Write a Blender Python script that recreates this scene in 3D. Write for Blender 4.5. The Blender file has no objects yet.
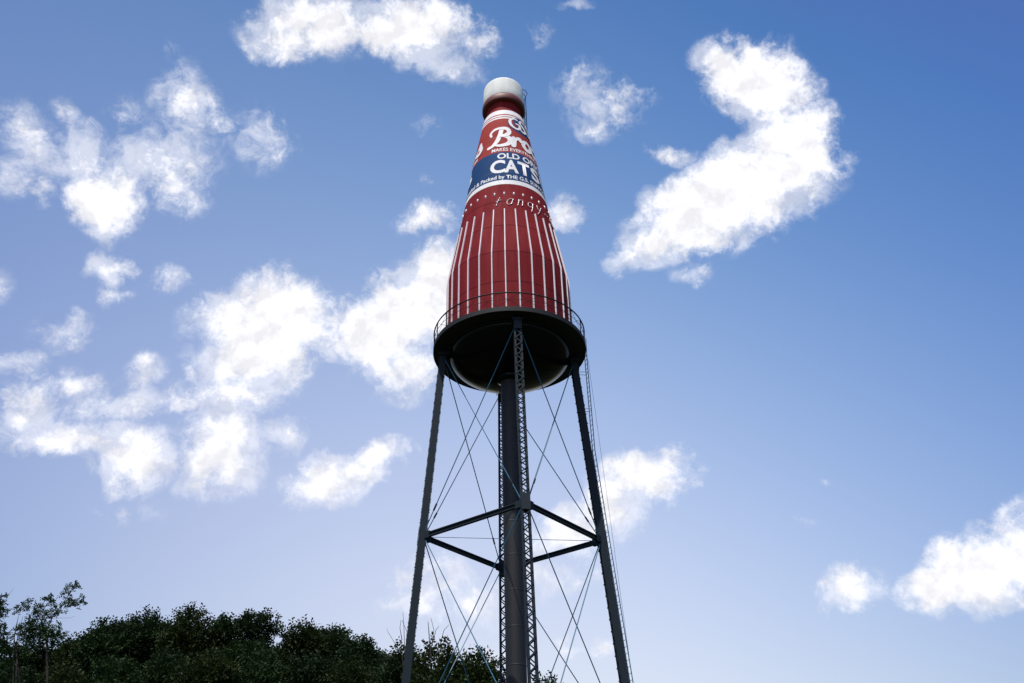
import bpy, bmesh, math, random
import numpy as np
from mathutils import Vector, Matrix
C = bpy.context.scene.collection
SC = bpy.context.scene
R = math.radians
PI = math.pi

# ------------------------------------------------------------------ camera
PITCH, YAW, ROLL, DIST = 0.586, 0.00367, -0.02693, 45.047
cam_d = bpy.data.cameras.new('camera'); cam = bpy.data.objects.new('camera', cam_d); C.objects.link(cam)
fw = Vector((math.sin(YAW)*math.cos(PITCH), math.cos(YAW)*math.cos(PITCH), math.sin(PITCH)))
rt = Vector((math.cos(YAW), -math.sin(YAW), 0)); up = rt.cross(fw)
rt2 = rt*math.cos(ROLL) + up*math.sin(ROLL); up2 = -rt*math.sin(ROLL) + up*math.cos(ROLL)
cam.matrix_world = Matrix(((rt2.x, up2.x, -fw.x, 0), (rt2.y, up2.y, -fw.y, -DIST), (rt2.z, up2.z, -fw.z, 1.6), (0, 0, 0, 1)))
cam_d.sensor_width = 36; cam_d.lens = 36*860.55/1024; cam_d.clip_start = .1; cam_d.clip_end = 20000
SC.camera = cam

# ------------------------------------------------------------------ light
SUN_EL, SUN_AZ = R(68), R(203)      # azimuth clockwise from +Y (the camera looks along +Y)
sun_d = bpy.data.lights.new('sun', 'SUN'); sun_d.energy = 3.6; sun_d.angle = R(.53); sun_d.color = (1, .955, .89)
sun = bpy.data.objects.new('sun', sun_d); C.objects.link(sun)
sv = Vector((math.sin(SUN_AZ)*math.cos(SUN_EL), math.cos(SUN_AZ)*math.cos(SUN_EL), math.sin(SUN_EL)))
sun.rotation_euler = sv.to_track_quat('Z', 'Y').to_euler()
SC.view_settings.view_transform = 'Standard'; SC.view_settings.look = 'None'
SC.view_settings.gamma = 1; SC.view_settings.use_curve_mapping = False
SC.view_settings.exposure = 0.5

# ------------------------------------------------------------------ sky with clouds (all by world direction)
W = bpy.data.worlds.new('World'); SC.world = W; W.use_nodes = True
nt = W.node_tree; nt.nodes.clear(); N = nt.nodes; K = nt.links
def nd(t, **kw):
    n = N.new(t)
    for k, v in kw.items(): setattr(n, k, v)
    return n
def mth(op, a, b=None, c=None, clamp=False):
    n = nd('ShaderNodeMath', operation=op, use_clamp=clamp)
    for i, v in enumerate((a, b, c)):
        if v is None: continue
        if isinstance(v, (int, float)): n.inputs[i].default_value = v
        else: K.new(v, n.inputs[i])
    return n.outputs[0]
def vmth(op, a, b, s=None):
    n = nd('ShaderNodeVectorMath', operation=op)
    for i, v in enumerate((a, b)):
        if v is None: continue
        if isinstance(v, (tuple, list)): n.inputs[i].default_value = v
        else: K.new(v, n.inputs[i])
    if s is not None: n.inputs['Scale'].default_value = s
    return n.outputs[0]
def noise(vec, scale, detail=4, rough=.55, out='Fac'):
    n = nd('ShaderNodeTexNoise'); n.inputs['Scale'].default_value = scale
    n.inputs['Detail'].default_value = detail; n.inputs['Roughness'].default_value = rough
    K.new(vec, n.inputs['Vector']); return n.outputs[out]
tc = nd('ShaderNodeTexCoord'); DIRV = tc.outputs['Generated']
sky = nd('ShaderNodeTexSky', sky_type='NISHITA'); sky.sun_disc = False
sky.sun_elevation = SUN_EL; sky.sun_rotation = SUN_AZ
sky.altitude = 150; sky.air_density = 1.0; sky.dust_density = 1.0; sky.ozone_density = 2.5
def warp(v, s, amt, det=2):
    w = vmth('SUBTRACT', noise(v, s, det, .55, 'Color'), (.5, .5, .5))
    return vmth('ADD', v, vmth('SCALE', w, None, amt))
WV = warp(warp(DIRV, 9, .055, 3), 34, .022, 3)
# azimuth, elevation, half width, half height (degrees), tilt, strength
BLOBS = [
(-17.69, 52.98, 4.5, 1.84, 13.0, 1.0), (-10.63, 53.45, 4.31, 1.92, 7.3, 1.0), (-21.63, 51.29, 2.25, 1.38, 15.9, 0.8), (-6.34, 51.5, 2.64, 1.2, -6.3, 0.62),
(-3.32, 52.89, 1.76, 1.3, 1.4, 0.55), (-38.31, 40.56, 1.3, 2.23, 35.7, 0.66), (-32.59, 39.01, 2.26, 2.47, 20.4, 1.0), (-35.32, 40.97, 2.4, 1.6, 23.4, 0.7),
(-30.08, 41.9, 3.9, 2.13, 19.7, 0.64), (-28.28, 45.79, 1.93, 2.81, 29.7, 0.6), (-21.98, 45.29, 2.04, 2.43, 14.6, 0.52), (-27.8, 40.91, 2.28, 2.05, 17.6, 0.55),
(-25.94, 45.11, 2.32, 1.55, 17.6, 0.45), (-32.34, 43.76, 1.63, 1.73, 22.2, 0.4), (-36.97, 42.58, 0.72, 1.12, 25.5, 0.5), (-37.83, 37.96, 1.49, 1.69, 24.0, 0.5),
(-31.91, 48.49, 1.2, 0.67, 23.6, 0.42), (-30.4, 34.78, 1.31, 1.08, 17.0, 0.75), (-29.43, 33.45, 1.1, 1.03, 15.7, 0.5), (-26.44, 35.19, 1.38, 0.86, 14.5, 0.62),
(-36.37, 32.01, 0.79, 0.8, 19.7, 0.42), (-18.9, 33.79, 3.94, 2.69, 9.3, 1.25), (-19.35, 31.14, 3.3, 2.3, 8.8, 1.05), (-14.43, 32.81, 1.91, 1.43, 6.5, 0.55),
(-8.46, 35.88, 3.93, 2.64, 31.6, 1.3), (-6.11, 37.96, 1.98, 2.24, 2.4, 1.2), (-10.69, 33.97, 3.25, 2.63, 4.6, 1.15), (-8.59, 32.11, 2.62, 2.24, 3.1, 0.9),
(-4.37, 35.02, 1.99, 2.66, 1.1, 1.0), (-32.14, 30.61, 1.89, 1.42, 16.1, 0.6), (-34.31, 28.48, 1.2, 1.04, 16.4, 0.62), (-33.3, 25.5, 1.6, 1.72, 14.1, 0.75),
(-30.28, 24.65, 3.66, 1.17, 7.1, 0.8), (-25.89, 24.15, 2.66, 1.92, 9.7, 0.95), (-26.42, 27.51, 4.48, 1.22, 16.4, 0.72), (-26.61, 29.47, 1.69, 0.98, 42.3, 0.6),
(-20.55, 25.38, 2.38, 2.86, 7.6, 0.95), (-19.96, 28.75, 3.38, 1.39, 8.4, 0.75), (-16.43, 26.46, 1.36, 1.27, 36.0, 0.72), (-21.24, 23.25, 1.64, 1.1, 7.2, 0.6),
(-30.89, 27.66, 2.63, 1.18, 13.9, 0.5), (-12.31, 24.22, 3.54, 1.53, 13.7, 1.0), (-9.88, 25.43, 2.32, 1.16, 20.8, 0.95), (-14.99, 23.59, 1.74, 0.88, 4.6, 0.6),
(-6.72, 41.8, 2.22, 1.1, 3.1, 0.68), (5.2, 41.93, 1.77, 1.36, -4.9, 0.8), (-7.07, 47.6, 1.02, 0.62, 3.9, 0.45), (-7.3, 44.1, 1.17, 0.58, 3.7, 0.42),
(9.39, 48.73, 2.92, 1.97, -38.4, 0.5), (12.28, 48.72, 1.89, 0.98, -10.6, 0.42), (8.65, 47.24, 1.54, 1.37, -7.7, 0.42), (8.16, 54.15, 1.11, 0.52, -7.9, 0.52),
(3.99, 53.07, 1.25, 1.18, -4.5, 0.38), (8.17, 50.2, 1.26, 0.85, -7.6, 0.45), (24.49, 47.43, 3.19, 2.24, -39.9, 1.15), (21.81, 49.28, 1.92, 1.29, -18.2, 0.85),
(25.31, 43.94, 2.47, 2.16, -19.6, 1.15), (20.12, 41.01, 5.29, 2.88, 7.1, 1.35), (15.76, 40.37, 3.67, 2.3, 8.2, 1.25), (12.55, 39.13, 3.09, 1.43, 18.6, 1.0),
(25.35, 41.82, 2.0, 2.19, -19.0, 1.05), (18.58, 43.0, 2.48, 1.5, 15.7, 0.8), (26.57, 42.46, 1.57, 2.77, -20.1, 0.95), (15.27, 44.84, 1.64, 0.87, -32.3, 0.6),
(10.52, 38.51, 1.69, 0.65, 17.0, 0.75), (15.13, 36.79, 1.4, 0.84, -10.6, 0.55), (26.27, 39.97, 1.75, 0.85, -9.1, 0.5), (9.42, 23.8, 3.08, 1.67, 9.7, 1.0),
(7.23, 22.49, 2.19, 1.91, -4.2, 0.85), (3.89, 21.09, 3.63, 1.65, 12.2, 0.8), (2.7, 18.5, 4.23, 1.49, -2.3, 0.5), (12.01, 24.65, 1.27, 1.15, -6.5, 0.6),
(28.97, 15.83, 3.31, 1.99, 14.8, 1.25), (26.28, 15.14, 2.5, 1.45, 11.1, 1.05), (32.26, 16.88, 2.39, 2.19, 13.0, 1.1), (21.19, 15.45, 1.9, 1.5, 7.6, 0.7),
(18.7, 20.68, 1.54, 0.49, -8.3, 0.4), (21.74, 22.57, 0.46, 0.31, -10.2, 0.42), (21.53, 13.98, 0.88, 0.57, -7.0, 0.35), (-5.75, 18.26, 3.18, 1.73, 0.4, 0.6),
(-2.38, 16.78, 3.82, 1.58, -0.7, 0.58), (4.35, 13.42, 3.11, 0.82, -2.4, 0.5), (-7.02, 16.9, 2.52, 1.21, 0.6, 0.5), (-1.1, 13.88, 2.51, 0.83, -1.1, 0.5),
(-26.03, 21.01, 3.81, 0.82, 8.4, 0.36)
]
acc = None
for az, el, rx, ry, tl, w in BLOBS:
    a_, e_ = R(az), R(el)
    d = Vector((math.sin(a_)*math.cos(e_), math.cos(a_)*math.cos(e_), math.sin(e_)))
    t = Vector((math.cos(a_), -math.sin(a_), 0)); u = t.cross(d)
    q = R(tl); X = t*math.cos(q) + u*math.sin(q); Y = -t*math.sin(q) + u*math.cos(q); Z = X.cross(Y)
    M = Matrix((X, Y, Z)).transposed()
    mp = nd('ShaderNodeMapping', vector_type='TEXTURE')
    mp.inputs['Location'].default_value = d; mp.inputs['Rotation'].default_value = M.to_euler('XYZ')
    mp.inputs['Scale'].default_value = (R(rx)*1.5, R(ry)*1.5, 1.5)
    K.new(WV, mp.inputs['Vector'])
    g = nd('ShaderNodeTexGradient', gradient_type='SPHERICAL'); K.new(mp.outputs[0], g.inputs[0])
    v = mth('MULTIPLY', g.outputs['Fac'], (w if w > .68 else w*1.05-.09)*1.25)
    if acc is None: acc = v
    else:
        acc = mth('SMOOTH_MAX', acc, v, .08)
NV = warp(DIRV, 26, .016, 3)
fb = noise(NV, 25, 11, .69)
fb2 = noise(DIRV, 5.5, 4, .5)
dens = mth('MULTIPLY_ADD', mth('SUBTRACT', fb, .5), 2.6, mth('MULTIPLY', acc, 1.1))
dens = mth('MULTIPLY_ADD', mth('SUBTRACT', fb2, .5), .35, dens)
gate = nd('ShaderNodeMapRange', interpolation_type='SMOOTHSTEP'); K.new(acc, gate.inputs[0])
gate.inputs[1].default_value = .09; gate.inputs[2].default_value = .36
cov = nd('ShaderNodeMapRange', interpolation_type='SMOOTHSTEP'); K.new(dens, cov.inputs[0])
cov.inputs[1].default_value = .20; cov.inputs[2].default_value = 1.08
veil = nd('ShaderNodeMapRange', interpolation_type='SMOOTHSTEP'); K.new(mth('MULTIPLY_ADD', mth('SUBTRACT', noise(WV, 17, 9, .68), .5), 2.6, acc), veil.inputs[0])
veil.inputs[1].default_value = .14; veil.inputs[2].default_value = .85; veil.inputs[4].default_value = .55
cover = mth('MAXIMUM', mth('MULTIPLY', cov.outputs[0], gate.outputs[0]), mth('MULTIPLY', veil.outputs[0], gate.outputs[0]), clamp=True)
skyt = nd('ShaderNodeMix', data_type='RGBA', blend_type='MULTIPLY'); skyt.inputs[0].default_value = 1
K.new(sky.outputs[0], skyt.inputs[6])
# clearer and deeper blue high up, paler low down (smooth in world direction)
sx = nd('ShaderNodeSeparateXYZ'); K.new(DIRV, sx.inputs[0]); comb = nd('ShaderNodeCombineXYZ')
x2 = mth('MULTIPLY', sx.outputs[0], sx.outputs[0]); z1 = mth('MAXIMUM', sx.outputs[2], 0.0); z2 = mth('MULTIPLY', z1, z1); xz = mth('MULTIPLY', sx.outputs[0], z1); x2z = mth('MULTIPLY', x2, z1)
for ch, cf in enumerate(((-0.33, 0.30, -2.016, 5.068, -6.707, -1.529, -1.212), (-0.545, 0.15, -1.463, 3.995, -4.609, -0.66, -0.632), (-0.732, 0.073, -0.661, 3.428, -3.347, -0.141, -0.464))):
    v = mth('MULTIPLY_ADD', sx.outputs[0], cf[1], cf[0])
    for q, k_ in ((x2, cf[2]), (z1, cf[3]), (z2, cf[4]), (xz, cf[5]), (x2z, cf[6])): v = mth('MULTIPLY_ADD', q, k_, v)
    v = mth('MINIMUM', mth('MAXIMUM', v, -.9), .7)
    K.new(mth('EXPONENT', v), comb.inputs[ch])
K.new(comb.outputs[0], skyt.inputs[7])
# thicker cloud is whiter, hollows between the puffs a little greyer
# puffs are shaded on the side away from the sun: compare with the puff noise a little way toward it
fs = noise(vmth('ADD', NV, tuple(sv*.014)), 19, 5, .6)
f0 = noise(NV, 19, 5, .6)
shade = mth('MULTIPLY_ADD', mth('SUBTRACT', f0, fs), 1.6, mth('MULTIPLY_ADD', mth('SUBTRACT', noise(NV, 7, 3, .5), .5), .35, .5))
sh = nd('ShaderNodeMapRange'); K.new(shade, sh.inputs[0]); sh.inputs[1].default_value = .34; sh.inputs[2].default_value = .56
sh.inputs[3].default_value = .88; sh.inputs[4].default_value = 1.08
CLOUD = 4.7
cl = nd('ShaderNodeVectorMath', operation='SCALE'); cl.inputs[0].default_value = (CLOUD, CLOUD*1.0, CLOUD*1.05); K.new(sh.outputs[0], cl.inputs['Scale'])
mx = nd('ShaderNodeMix', data_type='RGBA'); K.new(cover, mx.inputs[0]); K.new(skyt.outputs[2], mx.inputs[6]); K.new(cl.outputs[0], mx.inputs[7])
bg = nd('ShaderNodeBackground'); K.new(mx.outputs[2], bg.inputs[0]); bg.inputs[1].default_value = .15
wo = nd('ShaderNodeOutputWorld'); K.new(bg.outputs[0], wo.inputs[0])

# ------------------------------------------------------------------ helpers
def mat(name, col, rough=.6, spec=.5, metal=0, var=.0, vscale=3.0, col2=None, bump=0, bscale=20, coat=0, stretch=None):
    m = bpy.data.materials.new(name); m.use_nodes = True
    t = m.node_tree; b = t.nodes['Principled BSDF']
    b.inputs['Base Color'].default_value = (*col, 1); b.inputs['Roughness'].default_value = rough
    b.inputs['Specular IOR Level'].default_value = spec; b.inputs['Metallic'].default_value = metal
    b.inputs['Coat Weight'].default_value = coat; b.inputs['Coat Roughness'].default_value = .15
    tcn = t.nodes.new('ShaderNodeTexCoord'); vec = tcn.outputs['Object']
    if stretch:
        mp = t.nodes.new('ShaderNodeMapping'); mp.inputs['Scale'].default_value = stretch
        t.links.new(vec, mp.inputs[0]); vec = mp.outputs[0]
    if var or col2:
        n = t.nodes.new('ShaderNodeTexNoise'); n.inputs['Scale'].default_value = vscale; n.inputs['Detail'].default_value = 7
        n.inputs['Roughness'].default_value = .65
        t.links.new(vec, n.inputs['Vector'])
        mr = t.nodes.new('ShaderNodeMapRange'); mr.inputs[1].default_value = .35; mr.inputs[2].default_value = .68
        t.links.new(n.outputs['Fac'], mr.inputs[0])
        mi = t.nodes.new('ShaderNodeMix'); mi.data_type = 'RGBA'
        c2 = col2 or tuple(c*(1-var) for c in col)
        mi.inputs[6].default_value = (*col, 1); mi.inputs[7].default_value = (*c2, 1)
        t.links.new(mr.outputs[0], mi.inputs[0]); t.links.new(mi.outputs[2], b.inputs['Base Color'])
        r2 = t.nodes.new('ShaderNodeMapRange'); r2.inputs[3].default_value = rough*.85; r2.inputs[4].default_value = min(1, rough*1.25)
        t.links.new(n.outputs['Fac'], r2.inputs[0]); t.links.new(r2.outputs[0], b.inputs['Roughness'])
    if bump:
        n = t.nodes.new('ShaderNodeTexNoise'); n.inputs['Scale'].default_value = bscale; n.inputs['Detail'].default_value = 5
        t.links.new(tcn.outputs['Object'], n.inputs['Vector'])
        bp = t.nodes.new('ShaderNodeBump'); bp.inputs['Distance'].default_value = .02; bp.inputs['Strength'].default_value = bump
        t.links.new(n.outputs['Fac'], bp.inputs['Height']); t.links.new(bp.outputs[0], b.inputs['Normal'])
    return m

class MB:
    """collects shapes that become one mesh object"""
    def __init__(s): s.v = []; s.f = []; s.m = []
    def add(s, vs, fs, mi=0):
        o = len(s.v); s.v += [tuple(v) for v in vs]; s.f += [tuple(i+o for i in f) for f in fs]; s.m += [mi]*len(fs)
    def box(s, c, ax, ay, az, mi=0):
        """centre and three half-extent vectors"""
        c, ax, ay, az = map(Vector, (c, ax, ay, az)); vs = []
        for i in (-1, 1):
            for j in (-1, 1):
                for k in (-1, 1): vs.append(c + ax*i + ay*j + az*k)
        s.add(vs, [(0,1,3,2),(4,6,7,5),(0,4,5,1),(2,3,7,6),(0,2,6,4),(1,5,7,3)], mi)
    def bar(s, a, b, w, h, side, mi=0):
        a, b, side = Vector(a), Vector(b), Vector(side); d = (b-a); L = d.length; d.normalize()
        side = (side - d*side.dot(d)).normalized(); n = d.cross(side)
        s.box((a+b)/2, d*L/2, side*w/2, n*h/2, mi)
    def tube(s, pts, rad, n=8, mi=0, cap=True, closed=False):
        pts = [Vector(p) for p in pts]; m = len(pts)
        rads = rad if isinstance(rad, (list, tuple)) else [rad]*m
        vs = []; prev = None
        for i, p in enumerate(pts):
            if closed: d = pts[(i+1) % m] - pts[i-1]
            else: d = pts[min(i+1, m-1)] - pts[max(i-1, 0)]
            d.normalize()
            if prev is None:
                prev = d.orthogonal().normalized()
                if abs(d.z) < .9: prev = (Vector((0,0,1)) - d*d.z).normalized()
            else: prev = (prev - d*prev.dot(d)).normalized()
            q = d.cross(prev)
            for k in range(n):
                a = 2*PI*k/n; vs.append(p + (prev*math.cos(a) + q*math.sin(a))*rads[i])
        fs = []
        for i in range(m if closed else m-1):
            j = (i+1) % m
            for k in range(n): fs.append((i*n+k, i*n+(k+1)%n, j*n+(k+1)%n, j*n+k))
        if cap and not closed: fs += [tuple(range(n))[::-1], tuple(range((m-1)*n, m*n))]
        s.add(vs, fs, mi)
    def lathe(s, prof, n=128, mats=None, capt=False, capb=False, cen=(0, 0)):
        vs = []
        for r, z in prof:
            for k in range(n):
                a = 2*PI*k/n; vs.append((cen[0]+r*math.cos(a), cen[1]+r*math.sin(a), z))
        o = len(s.v); s.v += vs
        for i in range(len(prof)-1):
            for k in range(n):
                k2 = (k+1) % n
                s.f.append((o+i*n+k, o+i*n+k2, o+(i+1)*n+k2, o+(i+1)*n+k)); s.m.append(mats[i] if mats else 0)
        if capt: s.f.append(tuple(o+(len(prof)-1)*n+k for k in range(n))); s.m.append(mats[-1] if mats else 0)
        if capb: s.f.append(tuple(o+k for k in range(n))[::-1]); s.m.append(mats[0] if mats else 0)
    def build(s, name, mats, parent=None, smooth=None):
        me = bpy.data.meshes.new(name); me.from_pydata([tuple(v) for v in s.v], [], s.f)
        for m in (mats if isinstance(mats, (list, tuple)) else [mats]): me.materials.append(m)
        if any(s.m): me.polygons.foreach_set('material_index', s.m)
        if smooth is not None:
            me.polygons.foreach_set('use_smooth', [True]*len(s.f)); me.set_sharp_from_angle(angle=R(smooth))
        me.update()
        o = bpy.data.objects.new(name, me); C.objects.link(o)
        if parent: o.parent = parent
        return o
def tag(o, label=None, cat=None, group=None, kind=None):
    if label: o['label'] = label
    if cat: o['category'] = cat
    if group: o['group'] = group
    if kind: o['kind'] = kind
def empty(name, loc):
    o = bpy.data.objects.new(name, None); C.objects.link(o); o.location = loc; return o

# ------------------------------------------------------------------ materials
M_RED = mat('bottle red paint', (.215, .020, .021), .7, .05, var=0, col2=(.145, .010, .016), vscale=1.6, coat=0, stretch=(1.1, 1.1, .12))
M_REDL = mat('label red paint', (.34, .048, .038), .7, .06, col2=(.29, .036, .034), vscale=1.2, coat=0)
M_BLUE = mat('label blue paint', (.014, .055, .150), .7, .06, col2=(.016, .055, .16), vscale=1.2, coat=0)
M_WHITE = mat('white paint', (.76, .75, .74), .6, .15, col2=(.68, .66, .64), vscale=2.0)
M_CAPW = mat('cap cream paint', (.79, .80, .75), .7, .1, col2=(.69, .69, .63), vscale=3.0, stretch=(1, 1, .3))
M_SEAM = mat('dark seam sealant', (.030, .008, .010), .9, .0)  # thin dark sealant band along the body seams
M_COLLAR = mat('collar rust red paint', (.16, .030, .022), .55, .4, col2=(.10, .03, .02), vscale=3)
M_STEEL = mat('dark steel paint', (.007, .015, .023), .7, .22, col2=(.010, .018, .026), vscale=2.5)
M_DARK = mat('walkway black paint', (.009, .011, .012), .65, .25, col2=(.012, .014, .015), vscale=2.5)
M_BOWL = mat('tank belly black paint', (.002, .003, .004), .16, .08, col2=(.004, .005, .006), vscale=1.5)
M_RISER = mat('riser pipe grey brown paint', (.012, .014, .017), .55, .3, col2=(.017, .018, .020), vscale=2, stretch=(1, 1, .3))
M_ROD = mat('rod paint with sky tint', (.015, .10, .17), .5, .4)  # blue of the sky bleeding over thin steel is put into this colour
M_STRIPE = mat('weathered stripe white', (.76, .71, .73), .6, .1, col2=(.66, .60, .62), vscale=3)
M_BULB = mat('frosted bulb glass', (.66, .64, .64), .25, .5)
M_TUBE = mat('neon tube glass', (.85, .74, .74), .25, .5)
M_CONC = mat('footing concrete', (.35, .34, .32), .9, .2, col2=(.26, .25, .23), vscale=4, bump=.3)

# ------------------------------------------------------------------ the bottle tower
tower = empty('water_tower', (0, 0, 0))
tag(tower, 'giant red catsup bottle water tower with white cap standing on dark lattice steel legs', 'water tower')
PR = [(30.5, 3.94), (35.6, 3.96), (38.04, 3.57), (42.4, 2.88), (45.86, 2.42), (50.35, 1.66), (51.06, 1.52)]
def rz(z):
    return float(np.interp(z, [p[0] for p in PR], [p[1] for p in PR]))
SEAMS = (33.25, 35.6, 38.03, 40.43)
prof = []; mats = []
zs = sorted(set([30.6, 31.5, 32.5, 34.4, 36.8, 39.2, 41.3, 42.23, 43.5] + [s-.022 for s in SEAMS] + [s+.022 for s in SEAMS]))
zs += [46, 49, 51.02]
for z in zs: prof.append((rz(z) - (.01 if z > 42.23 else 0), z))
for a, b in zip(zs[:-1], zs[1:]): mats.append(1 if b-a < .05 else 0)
prof += [(1.50, 51.06), (1.38, 51.20), (1.32, 51.5), (1.31, 52.32)]; mats += [0, 0, 0, 0]
mb = MB(); mb.lathe(prof, 160, mats)
body = mb.build('bottle_body', [M_RED, M_SEAM], tower, 30)

# label with painted bands
bands = [(42.23, 42.66, 0), (42.66, 45.73, 1), (45.73, 49.9, 2), (49.9, 50.07, 0), (50.07, 50.17, 2), (50.17, 50.34, 0), (50.34, 50.48, 2), (50.48, 51.04, 0)]
prof = []; mats = []
for z0, z1, mi in bands:
    zz = [z0] + [z for z in (43.58, 45.86, 47.6) if z0 < z < z1] + [z1]
    for z in zz:
        if prof and abs(prof[-1][1]-z) < 1e-6: continue
        if z in (43.58, 47.6):
            prof += [(rz(z)+.006, z-.014), (rz(z)+.006, z+.014)]; mats += [mi, 3 if mi == 1 else 4]
        else:
            prof.append((rz(z)+.006, z))
            if len(prof) > 1: mats.append(mi)
prof = [(rz(42.23)-.005, 42.225)] + prof + [(rz(51.04)-.01, 51.045)]; mats = [0] + mats + [0]
mb = MB(); mb.lathe(prof, 160, mats)
M_BLUE2 = mat('label blue lap seam', (.010, .030, .08), .6); M_RED2 = mat('label red lap seam', (.16, .03, .03), .6)
label = mb.build('label', [M_WHITE, M_BLUE, M_REDL, M_BLUE2, M_RED2], tower, 30)

def wrap(ang, z, off):
    r = rz(z) + off; a = R(ang); return (r*math.sin(a), -r*math.cos(a), z)

def text_on(body_, a0, a1, z0, z1, m, parent, name='lettering', bold=.02, off=.014, capfit=True, space=1.0):
    cu = bpy.data.curves.new('t', 'FONT'); cu.body = body_; cu.offset = bold; cu.resolution_u = 4; cu.space_character = space
    o = bpy.data.objects.new('t', cu); C.objects.link(o)
    dg = bpy.context.evaluated_depsgraph_get(); dg.update()
    me = bpy.data.meshes.new_from_object(o.evaluated_get(dg))
    bpy.data.objects.remove(o); bpy.data.curves.remove(cu)
    bm = bmesh.new(); bm.from_mesh(me); bmesh.ops.remove_doubles(bm, verts=bm.verts, dist=1e-4)
    xs = [v.co.x for v in bm.verts]; x0, x1 = min(xs), max(xs)
    CAP = .729
    n = max(4, int((a1-a0)/3))
    for i in range(1, n):
        bmesh.ops.bisect_plane(bm, geom=bm.verts[:]+bm.edges[:]+bm.faces[:], plane_co=(x0+(x1-x0)*i/n, 0, 0), plane_no=(1, 0, 0))
    for v in bm.verts:
        v.co = wrap(a0+(v.co.x-x0)/(x1-x0)*(a1-a0), z0 + v.co.y/CAP*(z1-z0), off)
    for f in bm.faces:
        c = f.calc_center_median()
        if f.normal.dot(Vector((c.x, c.y, 0))) < 0: f.normal_flip()
    bm.to_mesh(me); bm.free(); me.materials.clear(); me.materials.append(m); me.name = name
    q = bpy.data.objects.new(name, me); C.objects.link(q); q.parent = parent; return q

def crom(pts, n=6):
    """smooth curve through 2-D points (x, y, width)"""
    P = [pts[0]] + list(pts) + [pts[-1]]; out = []
    for i in range(1, len(P)-2):
        p0, p1, p2, p3 = (np.array(P[j], float) for j in (i-1, i, i+1, i+2))
        for k in range(n):
            t = k/n
            out.append(.5*((2*p1)+(-p0+p2)*t+(2*p0-5*p1+4*p2-p3)*t*t+(-p0+3*p1-3*p2+p3)*t**3))
    out.append(np.array(pts[-1], float)); return out
def brush(mb, pts, fn, off0=.012, round_=True, asp=1.0):
    """a painted brush stroke; fn maps (x, y, offset) on to the bottle"""
    P = crom(pts); L = []; Rr = []
    for i, p in enumerate(P):
        d = P[min(i+1, len(P)-1)][:2] - P[max(i-1, 0)][:2]; d = d/(np.linalg.norm(d)+1e-9)
        nrm = np.array([-d[1], d[0]])*p[2]/2
        L.append(p[:2]+nrm); Rr.append(p[:2]-nrm)
    vs = []; fs = []
    for i in range(len(P)):
        o = off0 + i*.0006
        vs += [fn(L[i][0], L[i][1], o), fn(Rr[i][0], Rr[i][1], o)]
        if i: fs.append((2*i-2, 2*i-1, 2*i+1, 2*i))
    mb.add(vs, fs)
    if round_:
        for e, o in ((0, off0-.002), (-1, off0+len(P)*.0006+.002)):
            p = P[e]; n = 12
            mb.add([fn(p[0]+math.cos(2*PI*k/n)*p[2]/2, p[1]+math.sin(2*PI*k/n)*p[2]/2, o) for k in range(n)], [tuple(range(n))])

w = .195
SCRIPT = {
 'B': (.88, [[(.02,.66,.10),(-.03,.84,.12),(.12,1.0,.13),(.42,1.05,.14),(.72,.99,w),(.80,.80,w),(.68,.63,w),(.44,.56,.12)],
       [(.46,.95,w),(.40,.62,w),(.30,.28,w),(.14,.05,.15),(.0,-.01,.17)],
       [(.44,.57,.12),(.72,.52,w),(.84,.30,w+.02),(.72,.08,w),(.46,.0,.15),(.26,.05,.10)]]),
 'r': (.44, [[(-.04,.30,.08),(.08,.50,.14),(.12,.44,w),(.10,.20,w),(.08,.02,w)],[(.10,.24,.12),(.22,.46,.15),(.36,.50,w),(.42,.38,.17)]]),
 'o': (.47, [[(.30,.52,.15),(.12,.42,w),(.08,.20,w),(.22,.01,w),(.40,.10,w),(.44,.32,w),(.30,.50,.15),(.36,.42,.10),(.54,.44,.08)]]),
 'k': (.86, [[(.0,.30,.08),(.26,.70,.10),(.34,1.0,.15),(.20,.62,w),(.12,.02,w)],[(.18,.26,.12),(.48,.52,w),(.52,.36,.14),(.26,.26,.10)],[(.30,.28,.13),(.52,.03,w),(.80,.08,.09)]]),
 's': (.42, [[(-.04,.06,.08),(.20,.44,.12),(.24,.60,.13),(.30,.38,w),(.38,.16,w),(.26,.0,w),(.06,.06,.15)]]),
}
def brooks(a0, name='lettering'):
    mb = MB(); x = 0; k = 0
    for ch in 'Brooks':
        adv, strokes = SCRIPT[ch]
        for st in strokes:
            fn = lambda px, py, o, x=x: wrap(a0 + 6 + (x+px)*46 + py*1.5, 46.50 + py*2.05, o)
            brush(mb, [(p[0], p[1], p[2]) for p in st], fn, .012 + k*.004); k = (k+1) % 6
        x += adv
    return mb.build(name, M_WHITE, label)
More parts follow.
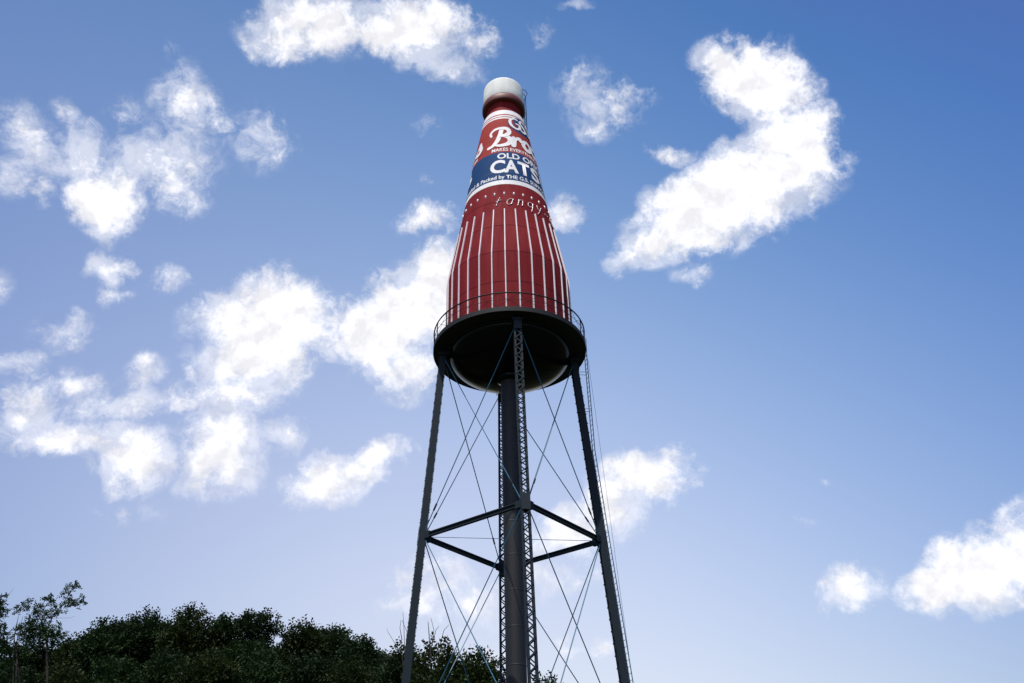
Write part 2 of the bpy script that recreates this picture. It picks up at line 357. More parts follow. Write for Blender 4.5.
for base in (0, 180):
    brooks(-34+base)
    text_on('MAKES EVERYTHING TASTE BETTER', -22+base, 128+base, 45.86, 46.24, M_WHITE, label, bold=.015)
    text_on('OLD ORIGINAL', -12+base, 112+base, 45.02, 45.60, M_WHITE, label, bold=.03)
    for ch, c0, c1 in (('C', -22.5, .5), ('A', -1, 20), ('T', 19.5, 40), ('S', 42, 61), ('U', 65, 89), ('P', 94, 117)):
        text_on(ch, c0+base, c1+base, 43.52, 44.86, M_WHITE, label, bold=.035)
    text_on('Bottled & Packed by THE G.S. SUPPIGER CO.', -73+base, 92+base, 42.82, 43.20, M_WHITE, label, bold=.02)
    # oval emblem with three interlocked letters
    mb = MB(); n = 40; cz, ca = 49.3, 44+base
    mb.add([wrap(ca+math.cos(2*PI*k/n)*35, cz+math.sin(2*PI*k/n)*1.0, .016) for k in range(n)] + [wrap(ca, cz, .016)] +
           [wrap(ca+math.cos(2*PI*k/n)*18, cz+math.sin(2*PI*k/n)*.5, .016) for k in range(n)],
           [(k, (k+1) % n, n+1+(k+1) % n, n+1+k) for k in range(n)] + [(n+1+k, n+1+(k+1) % n, n) for k in range(n)])
    em = mb.build('emblem', M_BLUE, label)
    mb = MB(); fn = lambda px, py, o: wrap(ca + px*34, cz + py*.98, o)
    g = [(-.32,.66,.14),(-.62,.72,.2),(-.88,.36,.2),(-.80,-.26,.2),(-.46,-.55,.2),(-.22,-.30,.2),(-.24,.05,.18),(-.46,.08,.14)]
    brush(mb, g, fn, .024)
    for sx, kk in ((-.02, 1), (.56, 2)):
        brush(mb, [(sx+.30,.56,.14),(sx+.08,.74,.18),(sx-.12,.45,.18),(sx+.10,.05,.2),(sx+.26,-.35,.2),(sx+.04,-.66,.2),(sx-.22,-.44,.14)], fn, .024+kk*.012)
    mb.build('lettering', M_WHITE, label)

# raised stripes and a ring of bulbs
def radial(ang): a = R(ang); return Vector((math.sin(a), -math.cos(a), 0)), Vector((math.cos(a), math.sin(a), 0))
for k in range(30):
    ang = -1.8 + 12*k; o_, t_ = radial(ang)
    mb = MB(); vs = []
    for z in (31.2, 33.2, 35.6, 38.04, 39.62):
        r = rz(z)
        for dr, dt in ((-.01, -.042), (.07, -.033), (.07, .033), (-.01, .042)): vs.append(o_*(r+dr) + t_*dt + Vector((0, 0, z)))
    fs = []
    for i in range(4):
        for j in range(4): fs.append((i*4+j, i*4+(j+1) % 4, i*4+4+(j+1) % 4, i*4+4+j))
    fs += [(3, 2, 1, 0), (16, 17, 18, 19)]
    mb.add(vs, fs); mb.build('stripe', M_STRIPE, body)
    mb = MB(); z = 41.22; p = o_*rz(z) + Vector((0, 0, z)); dn = Vector((0, 0, 1))
    mb.tube([p - o_*.03 + dn*-.17, p - o_*.02 + dn*-.10, p, p - o_*.02 + dn*.10, p - o_*.03 + dn*.17], [.02, .06, .068, .06, .02], 10)
    mb.build('bulb', M_BULB, body, 60)

# thin raised script round the shoulder, in short lengths of tube
TG = {
 't': [[(.55,1.25),(.38,.95),(.18,.5),(.05,-.05)],[(-.02,.62),(.3,.72),(.72,.82)]],
 'a': [[(.85,.95),(.5,1.0),(.12,.7),(.02,.3),(.2,.05),(.5,.15),(.8,.6)],[(.9,.95),(.75,.5),(.62,.12)]],
 'n': [[(.22,1.0),(.12,.5),(.0,.02)],[(.1,.5),(.4,.95),(.75,.95),(.72,.5),(.62,.02)]],
 'g': [[(.8,.95),(.4,1.0),(.08,.7),(.1,.3),(.4,.25),(.7,.5)],[(.88,.95),(.72,.3),(.58,-.15),(.42,-.5)]],
 'y': [[(.1,1.0),(.12,.6),(.3,.42),(.5,.5)],[(.88,.95),(.6,.45),(.2,-.15),(-.05,-.45)]],
 '-': [[(.1,.45),(.85,.45)]],
 'c': [[(.85,.85),(.45,1.0),(.1,.65),(.1,.2),(.4,.0),(.75,.15)]],
 's': [[(.8,.85),(.4,1.0),(.15,.75),(.45,.5),(.7,.25),(.4,.0),(.05,.1)]],
 'u': [[(.12,1.0),(.05,.4),(.25,.02),(.6,.2),(.82,1.0)],[(.82,1.0),(.75,.4),(.72,.02)]],
 'p': [[(.2,1.0),(.1,.3),(-.05,-.5)],[(.15,.6),(.5,1.0),(.85,.75),(.7,.2),(.3,.05)]],
}
for rep in range(1):
    for i, ch in enumerate('tangy-catsup'):
        mb = MB()
        a0 = -11.5 + rep*180 + i*12.6
        for st in TG[ch]:
            P = crom([(x, y, 1) for x, y in st], 5)
            seg = 4; i0 = 0
            while i0 < len(P)-1:
                q = P[i0:i0+seg]
                if len(q) > 1:
                    mb.tube([wrap(a0 + p[0]*8.4, 40.02 + p[1]*.62, .035) for p in q], .027, 6)
                i0 += seg
        mb.build('neon_letter', M_TUBE, body)

# collar and cap
mb = MB(); mb.lathe([(1.30, 52.26), (1.50, 52.27), (1.60, 52.33), (1.635, 52.45), (1.63, 52.70), (1.585, 52.88), (1.50, 52.955), (1.35, 52.96)], 96)
mb.build('collar', M_COLLAR, tower, 40)
mb = MB(); mb.lathe([(1.40, 52.965), (1.53, 52.97), (1.545, 53.02), (1.535, 53.6), (1.52, 54.55), (1.50, 54.68), (1.44, 54.78), (1.34, 54.83), (.7, 54.87), (.05, 54.88)], 96, capt=True)
mb.build('cap', M_CAPW, tower, 35)

# belly and joint ring
mb = MB(); pr = []
BD = 1.78
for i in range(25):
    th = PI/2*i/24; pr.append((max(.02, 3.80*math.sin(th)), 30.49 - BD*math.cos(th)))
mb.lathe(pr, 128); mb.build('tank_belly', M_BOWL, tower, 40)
mb = MB(); mb.tube([(3.81*math.cos(2*PI*k/96), 3.81*math.sin(2*PI*k/96), 30.44) for k in range(96)], .045, 8, closed=True)
mb.build('joint_ring', M_STEEL, tower, 60)

# walkway and railing
RW = 4.746
mb = MB(); mb.lathe([(3.83, 30.52), (RW-.12, 30.52), (RW-.115, 30.50), (RW, 30.50), (RW, 30.80), (RW-.03, 30.80), (RW-.03, 30.66), (3.91, 30.66), (3.83, 30.66)], 128)
mb.build('walkway', M_DARK, tower, 30)
rail = MB(); RR = RW-.03
rail.tube([(RR*math.cos(2*PI*k/128), RR*math.sin(2*PI*k/128), 31.82) for k in range(128)], .042, 8, closed=True)
rail_o = rail.build('railing', M_DARK, tower, 60)
mb = MB(); mb.tube([(RR*math.cos(2*PI*k/128), RR*math.sin(2*PI*k/128), 31.32) for k in range(128)], .014, 6, closed=True)
NP = 24
for k in range(NP):
    a, b = 7.5+360/NP*k, 7.5+360/NP*(k+1)
    pa, pb = radial(a)[0]*RR, radial(b)[0]*RR
    mb.tube([pa+Vector((0,0,30.84)), pb+Vector((0,0,31.78))], .011, 5); mb.tube([pb*1.003+Vector((0,0,30.84)), pa*1.003+Vector((0,0,31.78))], .011, 5)
mb.build('rail_bracing', M_DARK, rail_o)
for k in range(NP):
    o_, t_ = radial(7.5+360/NP*k); mb = MB()
    mb.box(o_*RR + Vector((0, 0, 31.23)), o_*.022, t_*.022, (0, 0, .57)); mb.build('railing_post', M_DARK, rail_o)

# legs: two channels laced together
CX = -.06
def legp(k, z, dr=0, dt=0):
    a = .1326 + k*PI/2; r = 4.0524 + .0743*(30.4-z) + dr
    return Vector((r*math.sin(a)+CX+dt*math.cos(a), -r*math.cos(a)+dt*math.sin(a), z))
HW, HD = .225, .20     # half width across, half depth
for k in range(4):
    a = .1326 + k*PI/2; T = Vector((math.cos(a), math.sin(a), 0)); O = Vector((math.sin(a), -math.cos(a), 0))
    top, bot = legp(k, 30.44), legp(k, .45); D = (top-bot).normalized(); OO = T.cross(D).normalized()
    if OO.dot(O) < 0: OO = -OO
    mb = MB()
    for s in (-1, 1):
        sec = [(HW, -HD), (HW, HD), (HW-.10, HD), (HW-.10, HD-.02), (HW-.022, HD-.022), (HW-.022, -HD+.022), (HW-.10, -HD+.02), (HW-.10, -HD)]
        vs = [p + T*(s*x) + OO*y for p in (bot, top) for x, y in sec]; n = 8
        mb.add(vs, [(i, (i+1) % n, n+(i+1) % n, n+i) for i in range(n)] + [tuple(range(n))[::-1], tuple(range(n, 2*n))])
    # batten plates at the ends and at the strut levels
    L = (top-bot).length
    for z, h in ((.8, .5), (6.85, .42), (18.6, .45), (29.95, .42)):
        c = legp(k, z)
        for s in (-1, 1): mb.box(c + OO*s*(HD+.035), T*(HW+.005), OO*.010, D*h)
    leg = mb.build('leg', M_STEEL, tower)
    st = .31; n = int((L-.6)/st)
    for s in (-1, 1):
        lc = MB()
        for i in range(n):
            p0 = bot + D*(.3+i*st); p1 = bot + D*(.3+(i+1)*st); sg = 1 if i % 2 else -1
            off = OO*s*(HD+.008+.009*(i % 2))
            lc.bar(p0 + T*(-sg)*(HW-.05) + off, p1 + T*sg*(HW-.05) + off, .062, .014, T)
            lc.box(p0 + T*(-sg)*(HW-.045) + OO*s*(HD+.028), D*.035, T*.03, OO*.010)
        lc.build('lacing', M_STEEL, leg)
    ft = MB(); c = legp(k, .2)
    ft.box((c.x, c.y, .2), T*.75, O*.75, (0, 0, .25)); ft.build('footing', M_CONC, leg)
    # bracket that ties the leg head to the walkway and the tank
    br = MB()
    for s in (-1, 1): br.box(legp(k, 30.30, -.02, s*.30), T*.012, O*.36, (0, 0, .19))
    br.box(legp(k, 30.18, .02), T*.29, O*.10, (0, 0, .05))
    for s in (-1, 1): br.tube([legp(k, 30.18, .24, s*.12), legp(k, 30.18, .31, s*.12)], .045, 8)
    br.build('leg_bracket', M_STEEL, leg)

# struts, stay rods and tie rods
for z in (18.6, 6.85):
    for k in range(4):
        A, B = legp(k, z), legp((k+1) % 4, z); d = (B-A).normalized(); A = A + d*.19; B = B - d*.19
        mb = MB(); side = Vector((0, 0, 1))
        mb.bar(A + side*.10, B + side*.10, .055, .18, side); mb.bar(A - side*.10, B - side*.10, .055, .18, side); mb.bar(A, B, .146, .02, side)
        n = 3
        for e, s in ((A, 1), (B, -1)):
            mb.box(e + d*s*.16, d*.22, side*.19, d.cross(side)*.105)
        mb.build('strut', M_STEEL, tower)
    for k in range(4):
        A = legp(k, z-.02, -.2); c = Vector((CX, 0, z-.02)); d = (c-A).normalized()
        mb = MB(); mb.tube([A, c - d*.5], .016, 6); mb.build('stay_rod', M_ROD, tower)
levels = [(29.85, 18.78), (18.42, 7.05), (6.65, .9)]
for zt, zb in levels:
    for k in range(4):
        for s in (1, -1):
            j = (k+s) % 4
            A, B = legp(k, zt, -.14, s*.16), legp(j, zb, -.14 if s > 0 else -.06, -s*.16)
            mb = MB(); mb.tube([A, B], .028, 6); rod = mb.build('tie_rod', M_ROD, tower)
            d = (B-A); L = d.length; d.normalize()
            mb = MB(); p = A + d*(L*.865); mb.tube([p, p+d*.06, p+d*.42, p+d*.48], [.02, .05, .05, .02], 8); mb.build('turnbuckle', M_STEEL, rod, 40)
# riser pipe
mb = MB(); pr = [(.85, .2), (.85, .5), (.56, .55)]; z = .6
while z < 28.4:
    pr += [(.53, z), (.53, z+1.83), (.537, z+1.84), (.537, z+1.87)]; z += 1.89
pr += [(.53, 28.8)]
mb.lathe(pr, 48, cen=(CX, 0)); mb.build('riser_pipe', M_RISER, tower, 15)
mb = MB(); mb.lathe([(.53, 28.45), (.60, 28.5), (.80, 28.62), (.86, 28.95)], 48, cen=(CX*.5, 0)); mb.build('riser_collar', M_BOWL, tower, 40)

# leg ladder on the outer side of the right hand leg
kA = 1
def ladp(z):
    dr = float(np.interp(z, [0, 24, 30.8, 31.9], [.37, .37, .86, .78]))
    if z > 30.4: return legp(kA, 30.4, .86)*1 + Vector((0, 0, z-30.4))
    return legp(kA, z, dr)
mb = MB(); T = Vector((math.cos(.1326+PI/2+.12), math.sin(.1326+PI/2+.12), 0))
for s in (-1, 1): mb.tube([ladp(z) + T*s*.2 for z in (.4, 10, 20, 24, 27.5, 30.4, 31.9)], .026, 6)
z = .7
while z < 31.8: mb.tube([ladp(z) - T*.2, ladp(z) + T*.2], .013, 5); z += .33
for z in (3, 7, 11, 15, 19, 23, 26.8, 29.4):
    for s in (-1, 1): mb.tube([ladp(z) + T*s*.2, legp(kA, z, .2, s*.15)], .016, 5)
mb.build('leg_ladder', M_ROD, tower)
# bottle ladder up the right side of the bottle to the cap
A_L = 108; o_, t_ = radial(A_L)
def blp(z): return o_*(max(rz(min(z, 51)), 1.66) + .10) + Vector((0, 0, z))
mb = MB(); zz = [31.0, 33, 35.6, 38.04, 42.4, 45.86, 50.35, 52, 54.6]
for s in (-1, 1):
    pts = [blp(z) + t_*s*.2 for z in zz]
    pts += [o_*1.92 + t_*s*.2 + Vector((0,0,55.05)), o_*1.75 + t_*s*.2 + Vector((0,0,55.4)), o_*1.5 + t_*s*.2 + Vector((0,0,55.35)), o_*1.35 + t_*s*.2 + Vector((0,0,54.86))]
    mb.tube(pts, .026, 6)
z = 31.2
while z < 54.8: mb.tube([blp(z) - t_*.2, blp(z) + t_*.2], .013, 5); z += .33
for z in (33.2, 35.6, 38, 40.4, 43.6, 46, 48.5, 50.3, 52.6, 54.3):
    for s in (-1, 1): mb.tube([blp(z) + t_*s*.2, o_*((rz(z) if z < 51 else 1.52)-.02) + t_*s*.2 + Vector((0, 0, z))], .014, 5)
mb.build('bottle_ladder', M_STEEL, tower)
mb = MB(); mb.tube([radial(97)[0]*4.78 + Vector((0,0,30.9)), radial(97)[0]*4.95 + Vector((0,0,30.3)), radial(97)[0]*6.35 + Vector((0,0,.05))], .009, 5)
mb.build('ground_wire', M_STEEL, tower)

# ------------------------------------------------------------------ ground
def sstep(x): x = np.clip(x, 0, 1); return x*x*(3-2*x)
def ground_h(x, y):
    h = 10.5*sstep((y-8)/38)*sstep((22-x)/34) + 3.0*sstep((y-60)/120)
    h = h + .5*np.sin(x*.11+1)*np.cos(y*.09)*sstep((np.hypot(x, y+20)-35)/40) + 6*sstep((np.hypot(x, y)-250)/900)*(1+np.sin(x*.004)*np.cos(y*.005))
    return h
g1 = np.concatenate([-np.geomspace(4000, 90, 26), np.linspace(-85, 85, 69), np.geomspace(90, 4000, 26)])
X, Y = np.meshgrid(g1, g1, indexing='ij'); Z = ground_h(X, Y); n = len(g1)
mb = MB(); mb.v = [tuple(v) for v in np.stack([X.ravel(), Y.ravel(), Z.ravel()], 1)]
mb.f = [(i*n+j, (i+1)*n+j, (i+1)*n+j+1, i*n+j+1) for i in range(n-1) for j in range(n-1)]; mb.m = [0]*len(mb.f)
M_GRASS = mat('ground grass', (.032, .042, .016), .95, .1, col2=(.045, .045, .024), vscale=.35, bump=.5, bscale=3)
g = mb.build('ground', M_GRASS, None, 180); g['kind'] = 'structure'

# ------------------------------------------------------------------ trees
def leaf_mat(name, c1, c2):
    m = bpy.data.materials.new(name); m.use_nodes = True; t = m.node_tree; b = t.nodes['Principled BSDF']
    b.inputs['Roughness'].default_value = .6; b.inputs['Specular IOR Level'].default_value = .1
    at = t.nodes.new('ShaderNodeAttribute'); at.attribute_name = 'leaf_tone'
    mi = t.nodes.new('ShaderNodeMix'); mi.data_type = 'RGBA'; mi.inputs[6].default_value = (*c1, 1); mi.inputs[7].default_value = (*c2, 1)
    t.links.new(at.outputs['Fac'], mi.inputs[0]); t.links.new(mi.outputs[2], b.inputs['Base Color'])
    tr = t.nodes.new('ShaderNodeBsdfTranslucent'); t.links.new(mi.outputs[2], tr.inputs['Color'])
    ms = t.nodes.new('ShaderNodeMixShader'); ms.inputs[0].default_value = .22
    t.links.new(b.outputs[0], ms.inputs[1]); t.links.new(tr.outputs[0], ms.inputs[2])
    t.links.new(ms.outputs[0], t.nodes['Material Output'].inputs[0]); return m
M_L = [leaf_mat('dark green foliage', (.008, .019, .006), (.021, .042, .011)),
       leaf_mat('deep green foliage', (.007, .016, .006), (.018, .035, .010)),
       leaf_mat('olive green foliage', (.010, .019, .005), (.026, .040, .010)),
       leaf_mat('fresh green foliage', (.010, .026, .010), (.03, .06, .02))]
M_BARK = mat('bark', (.045, .036, .030), .9, .1, col2=(.028, .023, .020), vscale=5)
M_DEAD = mat('dead grey wood', (.05, .043, .038), .9, .1)

def leaves(rng, centers, radii, nspray, leafl=.34, leafw=.165, shell=.45, nleaf=8, squash=.8):
    """sprays of small leaflets round a set of clump centres -> verts, quads, tone"""
    V = []; TN = []
    for c, r in zip(centers, radii):
        n = max(6, int(nspray*(r**2)))
        d = rng.normal(size=(n, 3)); d /= np.linalg.norm(d, axis=1)[:, None]
        # uneven outline: radius varies with direction
        ph = rng.uniform(0, 6.28, 6); bumpy = 1 + .16*np.sin(3*np.arctan2(d[:, 1], d[:, 0])+ph[0]) + .14*np.sin(5*d[:, 2]+ph[1]) + .10*np.sin(7*d[:, 0]+ph[2])
        rr = r*bumpy*(1 - shell*rng.random(n)**1.6)
        p = c + d*rr[:, None]*np.array([1, 1, squash])
        ax = d*.75 + rng.normal(size=(n, 3))*.5 + np.array([0, 0, .22]); ax /= np.linalg.norm(ax, axis=1)[:, None]
        sd = np.cross(ax, rng.normal(size=(n, 3))); sd /= np.linalg.norm(sd, axis=1)[:, None]
        nr = np.cross(ax, sd); ctone = rng.random()*.35
        L = leafl*nleaf*.36*(.7+.6*rng.random(n))
        for k in range(nleaf):
            t = (k+.5)/nleaf; sg = 1 if k % 2 else -1
            b = p + ax*(L*t)[:, None] + nr*(-.25*L*t*t)[:, None]
            ld = sd*sg*.85 + ax*.55 + nr*rng.normal(size=(n, 1))*.4; ld /= np.linalg.norm(ld, axis=1)[:, None]
            wd = np.cross(ld, nr + rng.normal(size=(n, 3))*.45); wd /= np.linalg.norm(wd, axis=1)[:, None]
            l = leafl*(.7+.6*rng.random((n, 1))); w_ = leafw*(.8+.5*rng.random((n, 1)))
            V.append(np.stack([b, b+ld*l*.5+wd*w_*.5, b+ld*l, b+ld*l*.5-wd*w_*.5], 1)); TN.append(np.clip(ctone + rng.random(n)*.75, 0, 1))
    V = np.concatenate(V); TN = np.concatenate(TN)
    return V.reshape(-1, 3), np.arange(len(V)*4).reshape(-1, 4), np.repeat(TN, 4)
def leaf_obj(name, data, m, parent):
    V, F, T = data; me = bpy.data.meshes.new(name); me.vertices.add(len(V)); me.vertices.foreach_set('co', V.ravel())
    me.loops.add(F.size); me.loops.foreach_set('vertex_index', F.ravel().astype(np.int32))
    me.polygons.add(len(F)); me.polygons.foreach_set('loop_start', np.arange(0, F.size, 4, dtype=np.int32))
    a = me.attributes.new('leaf_tone', 'FLOAT', 'POINT'); a.data.foreach_set('value', T.astype(np.float32))
    me.materials.append(m); me.update(calc_edges=True)
    o = bpy.data.objects.new(name, me); C.objects.link(o); o.parent = parent; return o
def limb(mb, a, b, r0, r1, rng, bend=.12, n=5):
    a, b = Vector(a), Vector(b); L = (b-a).length; off = Vector(rng.normal(size=3))*L*bend; off.z *= .3
    mb.tube([a.lerp(b, i/n) + off*math.sin(PI*i/n) for i in range(n+1)], [r0+(r1-r0)*i/n for i in range(n+1)], 7)
def make_tree(name, label, x, y, ztop, cr, seed, m=0, group=None, nspray=120, lobes=15, depth=1.0, sparse=False):
    rng = np.random.default_rng(seed); gz = float(ground_h(np.array(x), np.array(y))); H = ztop-gz
    root = empty(name, (x, y, gz)); tag(root, label, 'tree', group)
    ch = min(H*.72, cr*2.6*depth); cz = H-ch/2
    cen = []; rad = []
    rl = cr*(.40 if not sparse else .34)
    cen.append((0, 0, H-rl*.95)); rad.append(rl)
    while len(cen) < lobes:
        d = rng.normal(size=3); d /= np.linalg.norm(d); q = rng.uniform(.45, 1)
        p = np.array([d[0]*cr*.72*q, d[1]*cr*.72*q, cz+d[2]*(ch/2-rl*.8)*q*1.05])
        r = rl*rng.uniform(.65, 1.1); p[2] = min(p[2], H-r*1.0-.1*rng.random()*cr - .35*np.hypot(p[0], p[1])*rng.uniform(.4, 1))
        cen.append(tuple(p)); rad.append(r)
    mb = MB(); base = Vector((0, 0, -.3)); fork = Vector((rng.normal()*.2, rng.normal()*.2, H-ch*.85))
    limb(mb, base, fork, .045*H**.75, .035*H**.7, rng, .02); tipp = Vector((0, 0, H-rl)); limb(mb, fork, tipp, .032*H**.7, .04, rng, .05)
    for c, r in list(zip(cen, rad))[1:]:
        t = rng.uniform(0, .7); s = fork.lerp(tipp, t); c = Vector(c)
        if s.z > c.z: s = fork.lerp(tipp, max(0, t-.5))
        limb(mb, s, c, .05+.05*r, .03, rng, .10)
        for _ in range(3):
            e = c + Vector(rng.normal(size=3))*r*.5; mb.tube([c, (c+e)/2 + Vector(rng.normal(size=3))*.08, e], [.03, .02, .01], 5)
    mb.build('trunk', M_BARK, root)
    leaf_obj('crown', leaves(rng, [np.array(c) for c in cen], rad, nspray), M_L[m], root)
    return root
G_ = 'trees of the dense dark treeline'
for lab, x, y, zt, cr, seed, m in [
    ('dark leafy tree below the small bare stems at the left edge', -49.95, 41.6, 24.68, 3.4, 100, 0),
    ('dark tree directly beneath the thin open sapling, its top hidden in shade', -48.29, 44.0, 25.36, 3.2, 101, 1),
    ('low dark tree filling the dip right of the thin open sapling', -45.5, 46.4, 26.32, 2.9, 102, 2),
    ('tree with a spiky crown where the dark treeline steps up', -41.21, 42.8, 26.65, 3.0, 103, 0),
    ('broad dark tree left of the highest bump in the treeline', -38.36, 45.2, 28.29, 4.0, 104, 1),
    ('dark tree whose crown is the highest bump of the solid treeline', -32.46, 41.6, 27.48, 3.3, 105, 2),
    ('dark tree in the small saddle between the two highest bumps', -29.86, 44.0, 27.1, 3.0, 106, 0),
    ('broad rounded dark tree forming the second highest bump of the treeline', -26.94, 46.4, 28.35, 3.8, 107, 1),
    ('dark tree just right of the broad rounded second bump', -21.58, 42.8, 26.15, 3.3, 108, 2),
    ('dark tree where the treeline starts to slope down toward the tower', -18.79, 45.2, 26.24, 3.0, 109, 0),
    ('small rounded dark tree on the downward slope of the treeline', -15.27, 41.6, 24.18, 2.9, 110, 1),
    ('last low dark tree of the treeline, left of the tower leg', -13.06, 44.0, 23.19, 2.5, 111, 2),
    ('shaded tree at the bottom left corner, in front of the ridge trees', -44.6, 35.0, 20.71, 3.6, 112, 1),
    ('shaded front tree below the dip in the treeline, cut by the bottom edge', -41.81, 38.0, 21.52, 3.6, 113, 2),
    ('shaded front tree under the spiky crown, cut by the bottom edge', -36.83, 37.0, 21.88, 3.6, 114, 0),
    ('shaded front tree under the highest part of the treeline, left one of two', -31.67, 36.0, 21.86, 3.6, 115, 1),
    ('shaded front tree under the saddle between the two highest bumps', -27.06, 35.0, 21.32, 3.6, 116, 2),
    ('shaded front tree under the broad rounded second bump', -23.77, 38.0, 22.16, 3.6, 117, 0),
    ('shaded front tree low in the right half of the treeline', -18.97, 37.0, 21.34, 3.6, 118, 1),
    ('shaded front tree low under the downward slope of the treeline', -15.03, 36.0, 20.38, 3.6, 119, 2),
]:
    make_tree('broadleaf_tree', lab, x, y, zt, cr, seed, m, G_)
airy = make_tree('broadleaf_tree', 'airy tree with bare twigs on top, seen right behind the left tower leg', -6.32, 24.0, 19.09, 3.3, 7, 2, None, 85, 20)
make_tree('broadleaf_tree', 'airy tree with sky showing through, between left leg and the central pipe', -2.97, 26.0, 18.81, 2.9, 8, 2, None, 85, 18)
make_tree('broadleaf_tree', 'small airy tree whose crown shows just left of the left tower leg', -9.17, 25.0, 19.1, 2.0, 12, 1, None, 75, 9)
make_tree('broadleaf_tree', 'small treetop just peeking up right of the central pipe', 2.36, 28.0, 17.2, 1.8, 9, 3, None, 40, 9)
mb = MB()
mb.tube([Vector(q) - Vector((0, 0, airy.location.z)) for q in [[-1.98, -2.5, 15.86], [-2.3, -2.5, 17.86], [-3.44, -2.5, 19.58], [-3.54, -2.5, 19.88]]], [0.035, 0.022, 0.014, 0.007], 5)
mb.tube([Vector(q) - Vector((0, 0, airy.location.z)) for q in [[-2.06, -2.5, 17.5], [-2.23, -2.5, 19.7], [-2.38, -2.5, 21.06]]], [0.035, 0.022, 0.014], 5)
mb.tube([Vector(q) - Vector((0, 0, airy.location.z)) for q in [[-2.02, -2.5, 18.22], [-2.0, -2.5, 19.54], [-2.42, -2.5, 20.46]]], [0.035, 0.022, 0.014], 5)
mb.tube([Vector(q) - Vector((0, 0, airy.location.z)) for q in [[-0.14, -2.5, 15.82], [-0.14, -2.5, 18.17], [-0.33, -2.5, 19.65], [-0.43, -2.5, 20.4]]], [0.035, 0.022, 0.014, 0.007], 5)
mb.tube([Vector(q) - Vector((0, 0, airy.location.z)) for q in [[-0.14, -2.5, 18.17], [0.05, -2.5, 19.64], [-0.21, -2.5, 20.55]]], [0.035, 0.022, 0.014], 5)
mb.tube([Vector(q) - Vector((0, 0, airy.location.z)) for q in [[-0.07, -2.5, 18.54], [0.2, -2.5, 19.64], [0.42, -2.5, 19.93]]], [0.035, 0.022, 0.014], 5)
mb.tube([Vector(q) - Vector((0, 0, airy.location.z)) for q in [[0.53, -2.5, 18.52], [0.81, -2.5, 19.62], [1.18, -2.5, 19.99]]], [0.035, 0.022, 0.014], 5)
mb.tube([Vector(q) - Vector((0, 0, airy.location.z)) for q in [[-0.12, -2.5, 17.45], [-0.32, -2.5, 19.2], [-0.43, -2.5, 20.25]]], [0.035, 0.022, 0.014], 5)
mb.tube([Vector(q) - Vector((0, 0, airy.location.z)) for q in [[-2.35, -2.5, 18.96], [-2.55, -2.5, 19.86], [-2.5, -2.5, 20.46]]], [0.035, 0.022, 0.014], 5)
mb.build('bare_branches', M_DEAD, airy)
x, y = -36.61, 25.0; gz = float(ground_h(np.array(x), np.array(y))); rng = np.random.default_rng(21)
root = empty('sapling', (x, y, gz)); tag(root, 'thin open sapling leaning up above the treeline, sky between its clumps', 'tree'); mb = MB()
mb.tube([(0, 0, -.3), (.1, 0, (17.31-gz)*.5), (0, 0, 17.31-gz)], [.16, .13, .09], 8)
mb.tube([Vector(q) - Vector((0, 0, gz)) for q in [[0.0, 0.0, 17.31], [-0.7, 0.0, 19.81], [-1.17, 0.0, 21.23]]], [0.09, 0.08, 0.07], 6)
mb.tube([Vector(q) - Vector((0, 0, gz)) for q in [[-1.17, 0.0, 21.23], [-0.99, 0.0, 22.33], [-0.73, 0.3, 23.3], [-0.37, 0.4, 24.23], [0.01, 0.3, 24.85]]], [0.06, 0.049, 0.037, 0.026, 0.015], 6)
mb.tube([Vector(q) - Vector((0, 0, gz)) for q in [[-0.57, 0.0, 23.21], [0.05, 0.4, 23.89], [0.88, 0.0, 23.91]]], [0.03, 0.021, 0.012], 6)
mb.tube([Vector(q) - Vector((0, 0, gz)) for q in [[-1.17, 0.0, 21.23], [-1.8, -0.3, 22.27], [-2.68, 0.0, 23.18], [-3.83, 0.0, 23.21]]], [0.045, 0.034, 0.023, 0.012], 6)
mb.tube([Vector(q) - Vector((0, 0, gz)) for q in [[-1.96, 0.0, 22.36], [-2.04, 0.5, 23.56], [-1.55, 0.0, 23.81]]], [0.03, 0.021, 0.012], 6)
mb.tube([Vector(q) - Vector((0, 0, gz)) for q in [[-0.99, 0.0, 22.33], [-2.4, 0.5, 23.08]]], [0.03, 0.01], 6)
mb.tube([Vector(q) - Vector((0, 0, gz)) for q in [[-1.12, 0.0, 21.07], [-1.79, -0.5, 21.42], [-2.85, 0.0, 22.06]]], [0.04, 0.028, 0.015], 6)
mb.tube([Vector(q) - Vector((0, 0, gz)) for q in [[-0.96, 0.0, 22.25], [-0.33, 0.0, 22.32], [0.48, 0.0, 22.3], [0.84, 0.0, 22.45]]], [0.012, 0.01, 0.008, 0.006], 6)
mb.tube([Vector(q) - Vector((0, 0, gz)) for q in [[-1.1, 0.0, 20.99], [-0.15, 0.0, 21.04], [0.55, 0.0, 20.79]]], [0.03, 0.02, 0.01], 6)
mb.build('trunk', M_BARK, root)
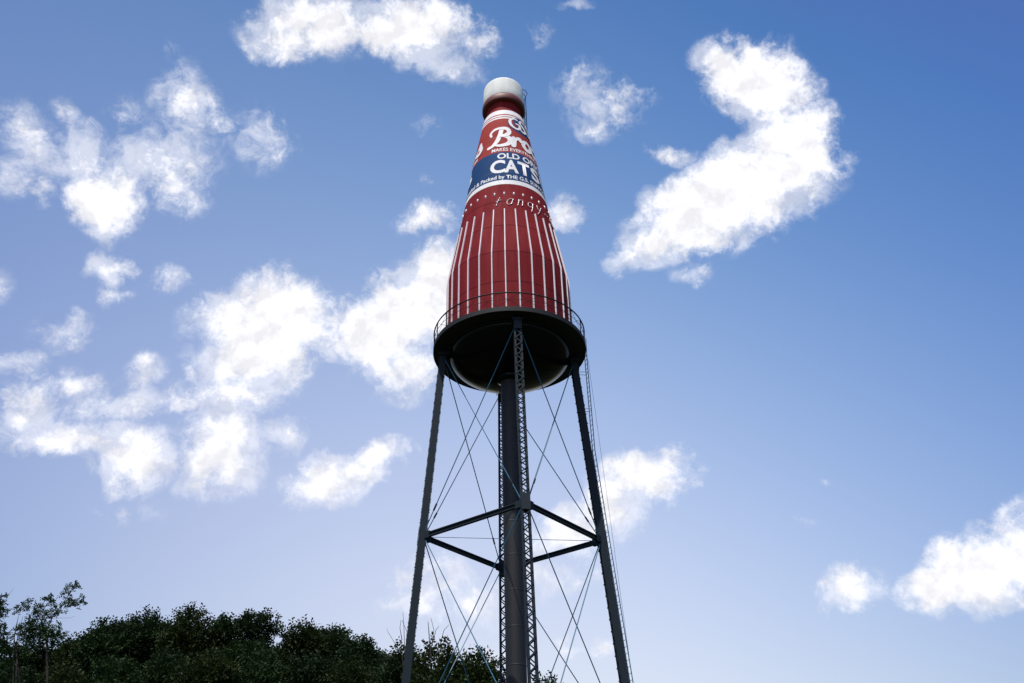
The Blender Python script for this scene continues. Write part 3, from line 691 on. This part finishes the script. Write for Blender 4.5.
LB = [(-3.89, 0.0, 23.13, 0.34), (-3.52, 0.3, 23.62, 0.36), (-2.53, -0.3, 22.85, 0.32), (-2.36, 0.3, 23.26, 0.4), (-1.93, 0.0, 22.52, 0.4), (-1.85, 0.4, 23.94, 0.4), (-1.08, -0.3, 23.46, 0.28), (-1.35, 0.2, 22.72, 0.28), (-0.72, 0.2, 23.11, 0.4), (-0.64, 0.4, 24.32, 0.32), (-0.19, 0.2, 24.83, 0.34), (0.21, 0.0, 24.92, 0.24), (0.03, 0.2, 23.66, 0.4), (0.55, 0.0, 23.26, 0.24), (0.83, 0.1, 23.94, 0.26), (1.17, 0.0, 23.41, 0.2), (-1.27, 0.0, 22.18, 0.24), (-2.42, -0.4, 21.78, 0.48), (-2.99, 0.0, 21.43, 0.56), (-1.86, 0.0, 21.4, 0.72), (-0.96, 0.0, 21.06, 0.8), (-0.17, 0.0, 20.81, 0.64), (-2.49, 0.3, 20.87, 0.72)]
leaf_obj('crown', leaves(rng, [np.array((q[0], q[1], q[2]-gz)) for q in LB], [q[3] for q in LB], 190, .17, .12, .9, 5), M_L[3], root)
x, y = -40.92, 25.0; gz = float(ground_h(np.array(x), np.array(y))); rng = np.random.default_rng(22)
root = empty('sapling', (x, y, gz)); tag(root, 'sapling at the left edge, only its right side and bare twigs in view', 'tree'); mb = MB()
mb.tube([(0, 0, -.3), (.1, 0, (17.41-gz)*.5), (0, 0, 17.41-gz)], [.16, .13, .09], 8)
mb.tube([Vector(q) - Vector((0, 0, gz)) for q in [[0.0, 0.0, 17.41], [-0.62, 0.0, 19.92], [-1.07, 0.0, 21.89], [-1.53, 0.0, 23.92]]], [0.09, 0.07, 0.05, 0.03], 6)
mb.tube([Vector(q) - Vector((0, 0, gz)) for q in [[-1.07, 0.0, 21.89], [-0.76, 0.0, 23.0], [-0.11, 0.2, 23.21], [0.43, 0.0, 23.38]]], [0.03, 0.023, 0.015, 0.008], 6)
mb.tube([Vector(q) - Vector((0, 0, gz)) for q in [[-1.14, 0.0, 22.13], [-0.99, 0.0, 23.74], [-0.77, 0.0, 24.39], [-0.51, 0.0, 24.88]]], [0.025, 0.019, 0.012, 0.006], 6)
mb.tube([Vector(q) - Vector((0, 0, gz)) for q in [[-0.78, 0.0, 20.7], [-0.58, 0.0, 21.87], [-0.45, 0.0, 22.51]]], [0.02, 0.014, 0.008], 6)
mb.build('trunk', M_BARK, root)
LB = [(-1.33, 0.0, 24.08, 0.36), (-1.34, 0.2, 23.48, 0.4), (-0.84, 0.0, 23.0, 0.36), (-1.91, 0.2, 23.74, 0.64), (-1.71, 0.1, 22.73, 0.72), (-0.56, 0.0, 21.56, 0.4), (-1.43, 0.0, 21.5, 0.8), (-0.69, 0.0, 20.93, 0.64), (0.03, 0.0, 20.91, 0.4)]
leaf_obj('crown', leaves(rng, [np.array((q[0], q[1], q[2]-gz)) for q in LB], [q[3] for q in LB], 180, .17, .12, .9, 5), M_L[3], root)
x, y = -39.68, 26.0; gz = float(ground_h(np.array(x), np.array(y))); root = empty('dead_tree', (x, y, gz)); tag(root, 'bare dead stems sticking up between the two saplings at the left edge', 'tree'); mb = MB()
mb.tube([(0, 0, -.2), (0, 0, 17.59-gz)], [.08, .05], 7)
mb.tube([Vector(q) - Vector((0, 0, gz)) for q in [[-0.15, 0.0, 17.6], [-1.07, 0.0, 20.93], [-1.26, 0.0, 22.7], [-1.25, 0.0, 22.95]]], [0.04, 0.03, 0.02, 0.008], 5)
mb.tube([Vector(q) - Vector((0, 0, gz)) for q in [[0.08, 0.0, 17.59], [-0.82, 0.0, 20.93], [-0.89, 0.0, 22.53], [-0.9, 0.0, 22.86]]], [0.04, 0.03, 0.02, 0.008], 5)
mb.tube([Vector(q) - Vector((0, 0, gz)) for q in [[0.4, 0.0, 17.58], [-1.16, 0.0, 21.25], [-1.25, 0.0, 22.38]]], [0.04, 0.03, 0.02], 5)
mb.build('trunk', M_DEAD, root)
